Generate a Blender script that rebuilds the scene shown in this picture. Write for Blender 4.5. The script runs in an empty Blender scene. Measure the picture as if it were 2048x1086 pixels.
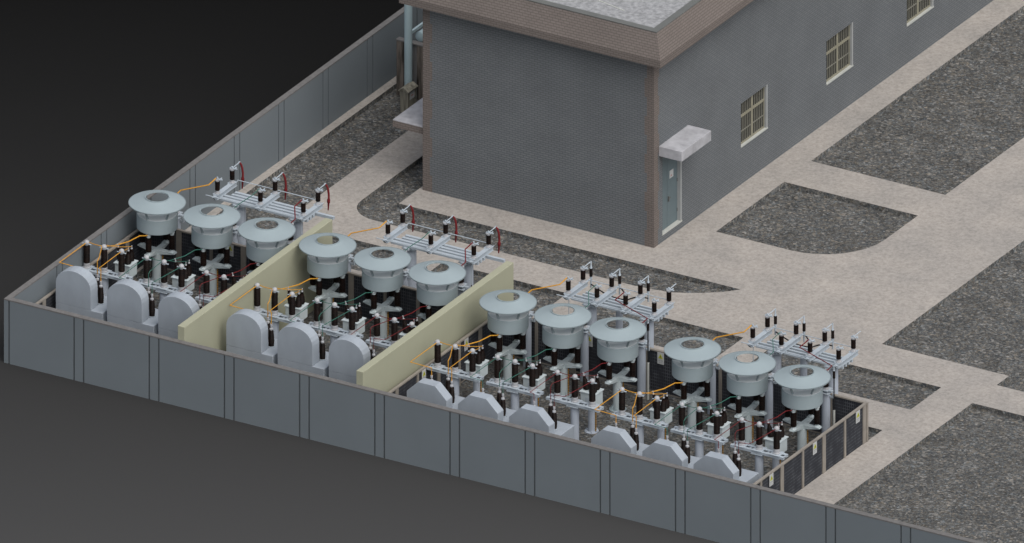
import bpy, bmesh, math, random
from mathutils import Vector, Matrix
random.seed(7)
R = math.radians
scene = bpy.context.scene
col = scene.collection

# ------------------------------------------------------------------ survey frame
# The photograph is a parallel (orthographic) view. SX/SY/SZ turn a surveyed image
# position plus a known height into metres on site (X along the front wall, Y to the back).
TANP, SINE = 0.5872, 0.4286
CP = 1 / math.sqrt(1 + TANP * TANP); SP = TANP * CP
COSE = math.sqrt(1 - SINE * SINE)
PPM = 60.0
def P(u, v, z=0.2):
    a = (u - 8) / PPM; b = (v - 725) / PPM + COSE * z
    # a = CP X + SP Y ; b = SINE*(SP X - CP Y)
    c = b / SINE
    return (CP * a + SP * c, SP * a - CP * c)

# ------------------------------------------------------------------ materials
def new_mat(name):
    m = bpy.data.materials.new(name); m.use_nodes = True
    nt = m.node_tree
    return m, nt, nt.nodes['Principled BSDF'], nt.nodes, nt.links
def srgb(r, g, b):
    f = lambda c: (c / 255 / 12.92) if c / 255 <= 0.04045 else ((c / 255 + 0.055) / 1.055) ** 2.4
    return (f(r), f(g), f(b), 1)
def mul(c, k): return (min(1, c[0] * k), min(1, c[1] * k), min(1, c[2] * k), 1)
def objco(ns, ln, scale=(1, 1, 1), world=False):
    if world:
        g = ns.new('ShaderNodeNewGeometry'); out = g.outputs['Position']
    else:
        g = ns.new('ShaderNodeTexCoord'); out = g.outputs['Object']
    mp = ns.new('ShaderNodeMapping'); mp.inputs['Scale'].default_value = scale
    ln.new(out, mp.inputs['Vector'])
    return mp.outputs['Vector']
def ramp(ns, stops, interp='LINEAR'):
    r = ns.new('ShaderNodeValToRGB'); r.color_ramp.interpolation = interp
    e = r.color_ramp.elements
    e[0].position, e[0].color = stops[0]
    e[1].position, e[1].color = stops[-1]
    for p, c in stops[1:-1]:
        x = e.new(p); x.color = c
    return r
def paint(name, c, rough=0.5, var=0.08, scale=3.0, metallic=0.0, stretch=(1, 1, 1), bump=0.0, spec=0.3):
    m, nt, b, ns, ln = new_mat(name)
    v = objco(ns, ln, stretch, world=True)
    n = ns.new('ShaderNodeTexNoise'); n.inputs['Scale'].default_value = scale; n.inputs['Detail'].default_value = 5
    ln.new(v, n.inputs['Vector'])
    r = ramp(ns, [(0.3, mul(c, 1 - var)), (0.7, mul(c, 1 + var))])
    ln.new(n.outputs['Fac'], r.inputs['Fac']); ln.new(r.outputs['Color'], b.inputs['Base Color'])
    b.inputs['Roughness'].default_value = rough; b.inputs['Metallic'].default_value = metallic
    b.inputs['Specular IOR Level'].default_value = spec
    if bump:
        bp = ns.new('ShaderNodeBump'); bp.inputs['Strength'].default_value = bump; bp.inputs['Distance'].default_value = 0.01
        ln.new(n.outputs['Fac'], bp.inputs['Height']); ln.new(bp.outputs['Normal'], b.inputs['Normal'])
    return m

def gravel_mat(name, k=1.0):
    m, nt, b, ns, ln = new_mat(name)
    v = objco(ns, ln, (1, 1, 1), world=True)
    vo = ns.new('ShaderNodeTexVoronoi'); vo.inputs['Scale'].default_value = 12.5
    ln.new(v, vo.inputs['Vector'])
    sep = ns.new('ShaderNodeSeparateColor'); ln.new(vo.outputs['Color'], sep.inputs['Color'])
    g = lambda a, bb, c: mul((a, bb, c, 1), k)
    r = ramp(ns, [(0.0, g(.040, .041, .042)), (0.30, g(.078, .078, .076)), (0.55, g(.115, .114, .108)),
                  (0.78, g(.165, .160, .148)), (0.92, g(.215, .208, .195)), (1.0, g(.36, .35, .33))])
    ln.new(sep.outputs['Red'], r.inputs['Fac'])
    # second, finer layer of chips
    vo2 = ns.new('ShaderNodeTexVoronoi'); vo2.inputs['Scale'].default_value = 27
    ln.new(v, vo2.inputs['Vector'])
    sep2 = ns.new('ShaderNodeSeparateColor'); ln.new(vo2.outputs['Color'], sep2.inputs['Color'])
    r2 = ramp(ns, [(0.0, g(.028, .030, .031)), (0.5, g(.085, .085, .085)), (0.85, g(.15, .148, .14)), (1.0, g(.32, .31, .29))])
    ln.new(sep2.outputs['Green'], r2.inputs['Fac'])
    mx = ns.new('ShaderNodeMix'); mx.data_type = 'RGBA'; mx.inputs[0].default_value = 0.4
    ln.new(r.outputs['Color'], mx.inputs[6]); ln.new(r2.outputs['Color'], mx.inputs[7])
    # broad patches and warm/cold stones
    n = ns.new('ShaderNodeTexNoise'); n.inputs['Scale'].default_value = 0.9; n.inputs['Detail'].default_value = 6
    ln.new(v, n.inputs['Vector'])
    rr = ramp(ns, [(0.3, (0.80, 0.80, 0.80, 1)), (0.7, (1.16, 1.16, 1.16, 1))])
    ln.new(n.outputs['Fac'], rr.inputs['Fac'])
    mu = ns.new('ShaderNodeMix'); mu.data_type = 'RGBA'; mu.blend_type = 'MULTIPLY'; mu.inputs[0].default_value = 1
    ln.new(mx.outputs[2], mu.inputs[6]); ln.new(rr.outputs['Color'], mu.inputs[7])
    tint = ramp(ns, [(0.0, (1.10, 1.0, .88, 1)), (0.35, (1, 1, 1, 1)), (0.7, (1, 1, 1, 1)), (1.0, (.88, .99, 1.10, 1))])
    ln.new(sep.outputs['Blue'], tint.inputs['Fac'])
    mt = ns.new('ShaderNodeMix'); mt.data_type = 'RGBA'; mt.blend_type = 'MULTIPLY'; mt.inputs[0].default_value = 1
    ln.new(mu.outputs[2], mt.inputs[6]); ln.new(tint.outputs['Color'], mt.inputs[7])
    ln.new(mt.outputs[2], b.inputs['Base Color'])
    b.inputs['Roughness'].default_value = 0.9; b.inputs['Specular IOR Level'].default_value = 0.2
    bp = ns.new('ShaderNodeBump'); bp.inputs['Strength'].default_value = 0.35; bp.inputs['Distance'].default_value = 0.02
    ln.new(vo.outputs['Distance'], bp.inputs['Height']); bp.invert = True
    ln.new(bp.outputs['Normal'], b.inputs['Normal'])
    return m

def pavement_mat(name):
    m, nt, b, ns, ln = new_mat(name)
    v = objco(ns, ln, (1, 1, 1), world=True)
    n1 = ns.new('ShaderNodeTexNoise'); n1.inputs['Scale'].default_value = 8; n1.inputs['Detail'].default_value = 8; n1.inputs['Roughness'].default_value = 0.72
    ln.new(v, n1.inputs['Vector'])
    c = (0.355, 0.328, 0.300, 1)
    r = ramp(ns, [(0.28, mul(c, .70)), (0.5, c), (0.72, mul(c, 1.25))])
    ln.new(n1.outputs['Fac'], r.inputs['Fac'])
    n2 = ns.new('ShaderNodeTexNoise'); n2.inputs['Scale'].default_value = 0.55; n2.inputs['Detail'].default_value = 5
    ln.new(v, n2.inputs['Vector'])
    r2 = ramp(ns, [(0.3, (.88, .89, .90, 1)), (0.7, (1.07, 1.06, 1.05, 1))])
    ln.new(n2.outputs['Fac'], r2.inputs['Fac'])
    mu = ns.new('ShaderNodeMix'); mu.data_type = 'RGBA'; mu.blend_type = 'MULTIPLY'; mu.inputs[0].default_value = 1
    ln.new(r.outputs['Color'], mu.inputs[6]); ln.new(r2.outputs['Color'], mu.inputs[7])
    ln.new(mu.outputs[2], b.inputs['Base Color'])
    b.inputs['Roughness'].default_value = 0.9; b.inputs['Specular IOR Level'].default_value = 0.2
    bp = ns.new('ShaderNodeBump'); bp.inputs['Strength'].default_value = 0.2; bp.inputs['Distance'].default_value = 0.01
    ln.new(n1.outputs['Fac'], bp.inputs['Height']); ln.new(bp.outputs['Normal'], b.inputs['Normal'])
    return m

def brick_mat(name, c1, c2, mortar, w=0.215, h=0.083, mort=0.013):
    m, nt, b, ns, ln = new_mat(name)
    g = ns.new('ShaderNodeNewGeometry')
    s = ns.new('ShaderNodeSeparateXYZ'); ln.new(g.outputs['Position'], s.inputs['Vector'])
    ad = ns.new('ShaderNodeMath'); ln.new(s.outputs['X'], ad.inputs[0]); ln.new(s.outputs['Y'], ad.inputs[1])
    cb = ns.new('ShaderNodeCombineXYZ'); ln.new(ad.outputs[0], cb.inputs['X']); ln.new(s.outputs['Z'], cb.inputs['Y'])
    bt = ns.new('ShaderNodeTexBrick')
    bt.inputs['Scale'].default_value = 1.0
    bt.inputs['Brick Width'].default_value = w; bt.inputs['Row Height'].default_value = h
    bt.inputs['Mortar Size'].default_value = mort; bt.inputs['Mortar Smooth'].default_value = 0.3
    bt.inputs['Color1'].default_value = c1; bt.inputs['Color2'].default_value = c2; bt.inputs['Mortar'].default_value = mortar
    ln.new(cb.outputs[0], bt.inputs['Vector'])
    n = ns.new('ShaderNodeTexNoise'); n.inputs['Scale'].default_value = 0.7; n.inputs['Detail'].default_value = 6
    ln.new(g.outputs['Position'], n.inputs['Vector'])
    rr = ramp(ns, [(0.3, (.94, .94, .94, 1)), (0.7, (1.06, 1.06, 1.06, 1))])
    ln.new(n.outputs['Fac'], rr.inputs['Fac'])
    mu = ns.new('ShaderNodeMix'); mu.data_type = 'RGBA'; mu.blend_type = 'MULTIPLY'; mu.inputs[0].default_value = 1
    ln.new(bt.outputs['Color'], mu.inputs[6]); ln.new(rr.outputs['Color'], mu.inputs[7])
    ln.new(mu.outputs[2], b.inputs['Base Color'])
    b.inputs['Roughness'].default_value = 0.85; b.inputs['Specular IOR Level'].default_value = 0.2
    bp = ns.new('ShaderNodeBump'); bp.inputs['Strength'].default_value = 0.3; bp.inputs['Distance'].default_value = 0.008; bp.invert = True
    ln.new(bt.outputs['Fac'], bp.inputs['Height']); ln.new(bp.outputs['Normal'], b.inputs['Normal'])
    return m

def backdrop_ground_mat():
    # backdrop gradient painted into the ground colour: charcoal near the front wall, near black far behind it
    m, nt, b, ns, ln = new_mat('backdrop_ground')
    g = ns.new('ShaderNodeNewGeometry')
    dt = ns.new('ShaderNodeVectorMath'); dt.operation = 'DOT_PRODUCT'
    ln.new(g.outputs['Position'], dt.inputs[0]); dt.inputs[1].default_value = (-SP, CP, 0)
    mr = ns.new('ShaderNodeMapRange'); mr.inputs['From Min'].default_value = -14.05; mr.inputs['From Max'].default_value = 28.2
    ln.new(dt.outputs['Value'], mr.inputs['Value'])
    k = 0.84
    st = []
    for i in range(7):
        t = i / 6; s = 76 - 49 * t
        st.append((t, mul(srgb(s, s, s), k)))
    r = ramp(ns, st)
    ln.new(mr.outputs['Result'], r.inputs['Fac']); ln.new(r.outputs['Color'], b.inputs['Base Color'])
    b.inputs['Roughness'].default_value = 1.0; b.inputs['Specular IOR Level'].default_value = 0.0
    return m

def mesh_panel_mat():
    # dark woven-wire panel: fine vertical wires and irregular horizontal ones
    m, nt, b, ns, ln = new_mat('dark_mesh')
    g = ns.new('ShaderNodeNewGeometry')
    s = ns.new('ShaderNodeSeparateXYZ'); ln.new(g.outputs['Position'], s.inputs['Vector'])
    ad = ns.new('ShaderNodeMath'); ln.new(s.outputs['X'], ad.inputs[0]); ln.new(s.outputs['Y'], ad.inputs[1])
    def wires(sock, period, lo):
        mm = ns.new('ShaderNodeMath'); mm.operation = 'MULTIPLY'; mm.inputs[1].default_value = 2 * math.pi / period; ln.new(sock, mm.inputs[0])
        sn = ns.new('ShaderNodeMath'); sn.operation = 'SINE'; ln.new(mm.outputs[0], sn.inputs[0])
        mr = ns.new('ShaderNodeMapRange'); mr.inputs['From Min'].default_value = lo; mr.inputs['From Max'].default_value = 1; ln.new(sn.outputs[0], mr.inputs['Value'])
        return mr.outputs['Result']
    vx = wires(ad.outputs[0], 0.074, 0.1); hz = wires(s.outputs['Z'], 0.118, 0.35)
    n = ns.new('ShaderNodeTexNoise'); n.inputs['Scale'].default_value = 1.0; n.inputs['Detail'].default_value = 3
    mp = ns.new('ShaderNodeMapping'); mp.inputs['Scale'].default_value = (5, 5, 3); ln.new(g.outputs['Position'], mp.inputs['Vector']); ln.new(mp.outputs[0], n.inputs['Vector'])
    mxx = ns.new('ShaderNodeMath'); mxx.operation = 'MAXIMUM'; ln.new(vx, mxx.inputs[0]); ln.new(hz, mxx.inputs[1])
    m2 = ns.new('ShaderNodeMath'); m2.operation = 'MULTIPLY'; ln.new(mxx.outputs[0], m2.inputs[0]); ln.new(n.outputs['Fac'], m2.inputs[1])
    r = ramp(ns, [(0.0, (.030, .032, .038, 1)), (0.35, (.042, .045, .053, 1)), (0.75, (.13, .135, .148, 1))])
    ln.new(m2.outputs[0], r.inputs['Fac']); ln.new(r.outputs['Color'], b.inputs['Base Color'])
    b.inputs['Roughness'].default_value = 0.8; b.inputs['Specular IOR Level'].default_value = 0.1
    return m

def striped_mat(name, a, bcol, period):
    m, nt, b, ns, ln = new_mat(name)
    g = ns.new('ShaderNodeNewGeometry'); s = ns.new('ShaderNodeSeparateXYZ'); ln.new(g.outputs['Position'], s.inputs['Vector'])
    mm = ns.new('ShaderNodeMath'); mm.operation = 'DIVIDE'; mm.inputs[1].default_value = period; ln.new(s.outputs['Z'], mm.inputs[0])
    f = ns.new('ShaderNodeMath'); f.operation = 'FRACT'; ln.new(mm.outputs[0], f.inputs[0])
    r = ramp(ns, [(0.0, a), (0.55, bcol)], 'CONSTANT')
    ln.new(f.outputs[0], r.inputs['Fac']); ln.new(r.outputs['Color'], b.inputs['Base Color'])
    b.inputs['Roughness'].default_value = 0.6
    return m

def stained_mat(name, c, dark):
    # rain-streaked panel: streaks have their own shape and stay put
    m, nt, b, ns, ln = new_mat(name)
    v = objco(ns, ln, (9, 9, 0.9), world=True)
    n = ns.new('ShaderNodeTexNoise'); n.inputs['Scale'].default_value = 1.0; n.inputs['Detail'].default_value = 4
    ln.new(v, n.inputs['Vector'])
    r = ramp(ns, [(0.36, dark), (0.58, c), (0.8, mul(c, 1.25))])
    ln.new(n.outputs['Fac'], r.inputs['Fac']); ln.new(r.outputs['Color'], b.inputs['Base Color'])
    b.inputs['Roughness'].default_value = 0.8
    return m

def porcelain_mat(name):
    # brown glazed porcelain with slight banding from shed to shed
    m, nt, b, ns, ln = new_mat(name)
    g = ns.new('ShaderNodeNewGeometry')
    n = ns.new('ShaderNodeTexNoise'); n.inputs['Scale'].default_value = 1; n.inputs['Detail'].default_value = 3
    mp = ns.new('ShaderNodeMapping'); mp.inputs['Scale'].default_value = (4, 4, 30); ln.new(g.outputs['Position'], mp.inputs['Vector']); ln.new(mp.outputs[0], n.inputs['Vector'])
    r = ramp(ns, [(0.35, (.003, .0025, .0024, 1)), (0.65, (.015, .007, .005, 1))])
    ln.new(n.outputs['Fac'], r.inputs['Fac']); ln.new(r.outputs['Color'], b.inputs['Base Color'])
    b.inputs['Roughness'].default_value = 0.5; b.inputs['Specular IOR Level'].default_value = 0.12
    return m

M = {
    'outer': backdrop_ground_mat(),
    'gravel': gravel_mat('gravel', 0.93),
    'kerbside': gravel_mat('gravel_lightened', 1.15),  # gravel copy lightened to make up for shade on the pit sides
    'pave': pavement_mat('pavement'),
    'brick': brick_mat('grey_brick', (.146, .156, .165, 1), (.160, .170, .178, 1), (.102, .109, .115, 1)),
    'brick_brown': brick_mat('brown_brick', (.168, .144, .131, 1), (.183, .157, .143, 1), (.120, .102, .093, 1)),
    'roof': paint('roof_felt', (.295, .298, .305, 1), .9, .28, 8, bump=.3),
    'coping_grey': paint('roof_edge_metal', (.130, .134, .128, 1), .6, .08, 2),
    'concrete': paint('concrete', (.38, .38, .40, 1), .85, .17, 3.5),
    'wallpanel': paint('wall_panel_paint', (.157, .180, .196, 1), .7, .03, .6),
    'groove': paint('groove_dark_gap', (.070, .079, .085, 1), .8, .05, 2),  # darker tone for the recessed core between panels and posts
    'wallcoping': paint('wall_coping', (.148, .142, .138, 1), .85, .12, 6),
    'tan': paint('tan_render', (.345, .345, .252, 1), .85, .025, 1.2),
    'frame_tan': paint('fence_frame', (.260, .235, .205, 1), .6, .12, 3),
    'mesh': mesh_panel_mat(),
    'white_sign': paint('sign_white', (.47, .48, .48, 1), .5, .03, 4),
    'yellow_sign': paint('sign_yellow', (.46, .47, .05, 1), .5, .05, 4),
    'black': paint('black_rubber', (.012, .012, .013, 1), .6, .1, 4),
    'grey_text': paint('sign_print', (.34, .35, .35, 1), .6, .05, 4),
    'steel': paint('galvanised_steel', (.40, .45, .495, 1), .5, .06, 4),
    'steel2': paint('pale_column_paint', (.42, .465, .53, 1), .55, .05, 1.5),
    'reactor': paint('reactor_grey_paint', (.285, .342, .362, 1), .5, .035, 1.5),
    'pale': paint('support_paint_lightened', (.44, .50, .515, 1), .5, .04, 1.5),  # reactor paint lightened to offset the shade under the drum
    'lid': paint('drum_top_brightened', (.66, .70, .71, 1), .5, .04, 1.5),  # near white, brightens the shaded drum top by colour
    'rim': paint('rim_grey', (.20, .24, .255, 1), .5, .04, 1.5),
    'kiosk': paint('kiosk_paint', (.325, .362, .405, 1), .6, .06, 2.4, stretch=(1, 1, .5)),
    'ceramic': paint('white_ceramic', (.38, .385, .40, 1), .4, .05, 5),
    'box': paint('instrument_box_paint', (.50, .56, .575, 1), .5, .05, 3),
    'porcelain': porcelain_mat('brown_porcelain'),
    'yellow': paint('yellow_sleeve', (.56, .27, .03, 1), .5, .05, 5),
    'green': paint('green_sleeve', (.035, .13, .10, 1), .5, .05, 5),
    'red': paint('red_sleeve', (.14, .010, .012, 1), .5, .05, 5),
    'strip': striped_mat('earth_strip', (.50, .25, .03, 1), (.07, .05, .015, 1), 0.062),
    'door': paint('door_paint', (.125, .162, .175, 1), .45, .06, 1.2),
    'trim': paint('white_trim', (.46, .47, .44, 1), .6, .05, 3),
    'reveal': paint('reveal_trim', (.34, .35, .35, 1), .6, .05, 3),
    'winframe': paint('window_frame_tan', (.26, .245, .185, 1), .6, .08, 3),
    'bars': paint('window_bars', (.19, .185, .155, 1), .5, .08, 3),
    'dkglass': paint('dark_glass', (.042, .042, .038, 1), .2, .2, 2, spec=.5),
    'bluecol': paint('blue_grey_steel', (.36, .46, .49, 1), .5, .05, 1.5),
    'stained': stained_mat('stained_post', (.16, .135, .115, 1), (.018, .014, .010, 1)),
    'panelgrey': stained_mat('stained_panel', (.20, .20, .205, 1), (.10, .095, .09, 1)),
    'cabinet': stained_mat('weathered_cabinet', (.27, .255, .205, 1), (.12, .11, .085, 1)),
    'redmark': paint('red_print', (.42, .22, .20, 1), .6, .05, 4),
}

# ------------------------------------------------------------------ mesh builder
class MB:
    def __init__(s): s.bm = bmesh.new()
    def box(s, x0, x1, y0, y1, z0, z1):
        vs = [s.bm.verts.new(c) for c in ((x0,y0,z0),(x1,y0,z0),(x1,y1,z0),(x0,y1,z0),(x0,y0,z1),(x1,y0,z1),(x1,y1,z1),(x0,y1,z1))]
        for f in ((0,3,2,1),(4,5,6,7),(0,1,5,4),(1,2,6,5),(2,3,7,6),(3,0,4,7)): s.bm.faces.new([vs[i] for i in f])
        return s
    def prism_y(s, poly, y0, y1):            # poly in (x, z), pushed along Y
        a = [s.bm.verts.new((x, y0, z)) for x, z in poly]; b = [s.bm.verts.new((x, y1, z)) for x, z in poly]
        return s._skin(a, b)
    def prism_x(s, poly, x0, x1):            # poly in (y, z), pushed along X
        a = [s.bm.verts.new((x0, y, z)) for y, z in poly]; b = [s.bm.verts.new((x1, y, z)) for y, z in poly]
        return s._skin(a, b)
    def prism_z(s, poly, z0, z1):
        a = [s.bm.verts.new((x, y, z0)) for x, y in poly]; b = [s.bm.verts.new((x, y, z1)) for x, y in poly]
        return s._skin(a, b)
    def _skin(s, a, b):
        n = len(a)
        s.bm.faces.new(a[::-1]); s.bm.faces.new(b)
        for i in range(n): s.bm.faces.new((a[i], a[(i+1)%n], b[(i+1)%n], b[i]))
        return s
    def lathe(s, prof, o=(0,0,0), seg=20, mat=None, close=False):
        # prof: list of (r, z); r == 0 collapses to a pole
        M4 = Matrix.Translation(o) @ (mat or Matrix())
        rings = []
        for r, z in prof:
            if r < 1e-6: rings.append([s.bm.verts.new(M4 @ Vector((0,0,z)))])
            else: rings.append([s.bm.verts.new(M4 @ Vector((r*math.cos(2*math.pi*i/seg), r*math.sin(2*math.pi*i/seg), z))) for i in range(seg)])
        pairs = list(zip(rings, rings[1:])) + ([(rings[-1], rings[0])] if close else [])
        for A, B in pairs:
            for i in range(seg):
                j = (i+1) % seg
                if len(A) == 1 and len(B) == 1: continue
                if len(A) == 1: s.bm.faces.new((A[0], B[i], B[j]))
                elif len(B) == 1: s.bm.faces.new((A[i], A[j], B[0]))
                else: s.bm.faces.new((A[i], A[j], B[j], B[i]))
        return s
    def cyl(s, o, r, h, seg=20, r2=None):
        r2 = r if r2 is None else r2
        return s.lathe([(0,0),(r,0),(r2,h),(0,h)], o, seg)
    def sphere(s, o, r, seg=14):
        n = 8
        return s.lathe([(r*math.sin(math.pi*i/n), -r*math.cos(math.pi*i/n)) for i in range(n+1)], o, seg)
    def tube(s, pts, r, seg=8, radii=None):
        pts = [Vector(p) for p in pts]; n = len(pts); rings = []
        up = Vector((0.31, 0.17, 0.93)).normalized()
        for i, p in enumerate(pts):
            d = (pts[min(i+1,n-1)] - pts[max(i-1,0)]).normalized()
            if 0 < i < n-1:
                a = (pts[i]-pts[i-1]).normalized(); c = (pts[i+1]-pts[i]).normalized(); d = (a+c).normalized()
            x = d.cross(up)
            if x.length < 1e-3: x = d.cross(Vector((1,0,0)))
            x.normalize(); y = d.cross(x)
            rr = radii[i] if radii else r
            rings.append([s.bm.verts.new(p + rr*(math.cos(2*math.pi*k/seg)*x + math.sin(2*math.pi*k/seg)*y)) for k in range(seg)])
        for A, B in zip(rings, rings[1:]):
            for k in range(seg): s.bm.faces.new((A[k], A[(k+1)%seg], B[(k+1)%seg], B[k]))
        s.bm.faces.new(rings[0][::-1]); s.bm.faces.new(rings[-1])
        return s
    def build(s, name, mat, parent=None, smooth=False, loc=None):
        bmesh.ops.recalc_face_normals(s.bm, faces=s.bm.faces)
        me = bpy.data.meshes.new(name); s.bm.to_mesh(me); s.bm.free()
        me.materials.append(mat)
        if smooth:
            me.shade_smooth(); me.set_sharp_from_angle(angle=R(35))
        o = bpy.data.objects.new(name, me); col.objects.link(o)
        if parent: o.parent = parent
        if loc: o.location = loc
        return o

def tag(o, label=None, cat=None, group=None, kind=None):
    if label: o['label'] = label
    if cat: o['category'] = cat
    if group: o['group'] = group
    if kind: o['kind'] = kind
    elif label or cat: o['kind'] = 'thing'
    return o
def empty(name, loc=(0,0,0), label=None, cat=None, group=None):
    o = bpy.data.objects.new(name, None); col.objects.link(o)
    o.empty_display_size = 0.2; o.location = loc
    return tag(o, label, cat, group)
KIDS = {}
def copy_tree(o, parent=None):
    c = o.copy(); col.objects.link(c)
    if parent: c.parent = parent
    for ch in list(o.children): copy_tree(ch, c)
    return c
def place(proto, used, loc, label, group=None):
    o = proto if not used else copy_tree(proto)
    o.location = loc; o['label'] = label
    if group: o['group'] = group
    return o
class Stamp:
    def __init__(s, proto, group): s.p, s.g, s.n = proto, group, 0
    def __call__(s, loc, label):
        o = place(s.p, s.n > 0, loc, label, s.g); s.n += 1
        return o

def round_poly(cx, cy, r, a0, a1, n=8):
    return [(cx + r*math.cos(R(a0+(a1-a0)*i/n)), cy + r*math.sin(R(a0+(a1-a0)*i/n))) for i in range(n+1)]

# ------------------------------------------------------------------ ground, gravel, pavement
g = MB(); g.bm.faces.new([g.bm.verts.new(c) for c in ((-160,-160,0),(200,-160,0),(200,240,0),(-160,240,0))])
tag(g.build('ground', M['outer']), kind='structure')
g = MB(); g.bm.faces.new([g.bm.verts.new(c) for c in ((.1,.1,.02),(70,.1,.02),(70,60,.02),(.1,60,.02))])
tag(g.build('gravel', M['gravel']), kind='structure')

def flat_with_holes(name, outer, holes, z0, z1, top, side):
    cu = bpy.data.curves.new(name, 'CURVE'); cu.dimensions = '2D'; cu.fill_mode = 'BOTH'
    for poly in [outer] + holes:
        sp = cu.splines.new('POLY'); sp.points.add(len(poly) - 1)
        for p, (x, y) in zip(sp.points, poly): p.co = (x, y, 0, 1)
        sp.use_cyclic_u = True
    cu.extrude = (z1 - z0) / 2
    tmp = bpy.data.objects.new(name, cu); col.objects.link(tmp)
    dg = bpy.context.evaluated_depsgraph_get()
    me = bpy.data.meshes.new_from_object(tmp.evaluated_get(dg))
    bpy.data.objects.remove(tmp)
    for v in me.vertices: v.co.z += (z0 + z1) / 2
    me.materials.clear(); me.materials.append(top); me.materials.append(side)
    for p in me.polygons:
        p.use_smooth = False
        p.material_index = 0 if abs(p.normal.z) > .5 else 1
    o = bpy.data.objects.new(name, me); col.objects.link(o)
    return o

PT = 0.2
yard = [(0.5, 0.6), (28.12, 0.6), (28.12, 9.93), (0.5, 9.93)]
pit_left = [(0.5, 12.0), (2.7, 12.0), (2.7, 46), (0.5, 46)]
pit_front = ([(5.3, 16.97), (5.3, 30), (4.1, 30), (4.1, 16.58)] + round_poly(5.23, 16.55, 1.13, 180, 270)[1:]
             + [(15.3, 15.43), (16.0, 15.5), (16.6, 15.6), (17.1, 15.82), (17.6, 16.13), (18.1, 16.5), (18.5, 16.97)])
G1a, G1b, G1c = P(1432,463), P(1570,362), P(1836,431)
xr = G1c[0]; yl = G1a[1]
pit_island = [G1a, (G1a[0], G1c[1]), (xr, G1c[1])] + round_poly(xr - 2.3, yl + 2.3, 2.3, 0, -90, 8)
G2a = P(1622,322); G2b = P(1890,390)
pit_back = [G2a, (G2b[0], G2a[1]), (G2b[0], 56), (G2a[0], 56)]
G3a = P(1764,688); G3b = P(2018,752); G3c = P(1993,770)
pit_right = [G3a, (G3b[0], G3a[1]), (G3b[0], G3c[1]), (64, G3c[1]), (64, 56), (G3a[0], 56)]
G4a = P(1945,806)
pit_corner = [(G4a[0], 0.6), (64, 0.6), (64, G4a[1]), (G4a[0], G4a[1])]
ys0, ys1 = 11.78, 13.79
def upx(u, y, z=.2): return ((u - 8) / PPM - SP * y) / CP
strips = []
xe = P(1883,774)[0]
for a, b in ((3.77, upx(822, ys1)), (upx(886, ys1), upx(1135, ys1)), (upx(1190, ys1), upx(1487, ys1)), (upx(1548, ys1), xe)):
    strips.append([(a, ys0), (b, ys0), (b, ys1), (a, ys1)])
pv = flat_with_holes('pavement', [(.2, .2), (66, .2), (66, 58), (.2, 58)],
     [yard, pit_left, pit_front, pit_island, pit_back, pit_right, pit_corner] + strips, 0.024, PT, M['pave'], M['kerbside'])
tag(pv, kind='structure')

# ------------------------------------------------------------------ perimeter walls
WH = 2.36; WT = 0.2
def perimeter_wall(name, label, length, along, first, period, pw, start=0.0):
    root = empty(name, (0, 0, 0), label, 'wall', 'panelled boundary walls of the site')
    def bx(m, a0, a1, b0, b1, z0, z1):
        return m.box(a0, a1, b0, b1, z0, z1) if along == 'x' else m.box(b0, b1, a0, a1, z0, z1)
    bx(MB(), start + .003, length, .03, WT - .03, 0, WH - .06).build('core', M['groove'], root)
    bx(MB(), start, length, -.004, WT + .004, WH - .045, WH).build('coping', M['wallcoping'], root)
    gw = .031
    edges = [start]; a = first
    while a < length - pw:
        edges += [a, a + pw]; a += period
    edges.append(length)
    for i, (p, q) in enumerate(zip(edges, edges[1:])):
        nm = 'panel' if i % 2 == 0 else 'post'
        if along == 'x' and i == 0:
            bx(MB(), p, .19 - gw, 0, WT, 0, WH - .045).build('post', M['wallpanel'], root); p = .19
        bx(MB(), p + (gw if p > start else 0), q - gw, 0, WT, 0, WH - .045).build(nm, M['wallpanel'], root)
    return root
perimeter_wall('perimeter_wall', 'long blue-grey panelled boundary wall along the front of the yard', 50, 'x', 2.705, 2.906, .367)
perimeter_wall('perimeter_wall', 'blue-grey panelled boundary wall receding along the left side towards the brick building', 56, 'y', 3.14, 2.92, .36, start=.203)

# ------------------------------------------------------------------ tan fire walls
for x0, y1, lab in ((6.59, 9.95, 'plain tan blast wall between the first and second equipment bays'),
                    (13.49, 10.12, 'plain tan blast wall with the dark mesh fence along its right foot')):
    o = MB().box(0, .27, 0, y1 - .21, 0, 2.86).build('blast_wall', M['tan'])
    o.location = (x0, .21, 0)
    bv = o.modifiers.new('edge', 'BEVEL'); bv.width = .012; bv.segments = 1
    tag(o, lab, 'wall', 'tan blast walls between the bays')

# ------------------------------------------------------------------ mesh fences
FZ0, FZ1 = .06, 1.64
def fence(label, p0, p1, n, thick=()):
    (xa, ya), (xb, yb) = p0, p1
    root = empty('mesh_fence', (xa, ya, 0), label, 'fence', 'dark mesh fences round the bays')
    L = math.hypot(xb - xa, yb - ya); ang = math.atan2(yb - ya, xb - xa)
    root.rotation_euler.z = ang
    st = L / n
    MB().box(0, L, -.05, .05, FZ1 - .05, FZ1).build('top_rail', M['frame_tan'], root)
    MB().box(.04, L - .04, -.02, .02, FZ0, FZ0 + .05).build('bottom_rail', M['frame_tan'], root)
    for i in range(n + 1):
        w = .10 if i in thick else .055
        c = min(max(i * st, w), L - w)
        MB().box(c - w, c + w, -.045, .045, .01, FZ1 - .052).build('post', M['frame_tan'], root)
    for i in range(n):
        MB().box(i*st + .06, (i+1)*st - .06, -.012, .012, FZ0 + .05, FZ1 - .05).build('mesh_panel', M['mesh'], root)
    return root
RY = 8.9
fence('dark mesh fence with tan frame along the foot of the left boundary wall', (.36, .6), (.36, RY - .06), 6, (1, 3, 5))
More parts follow.
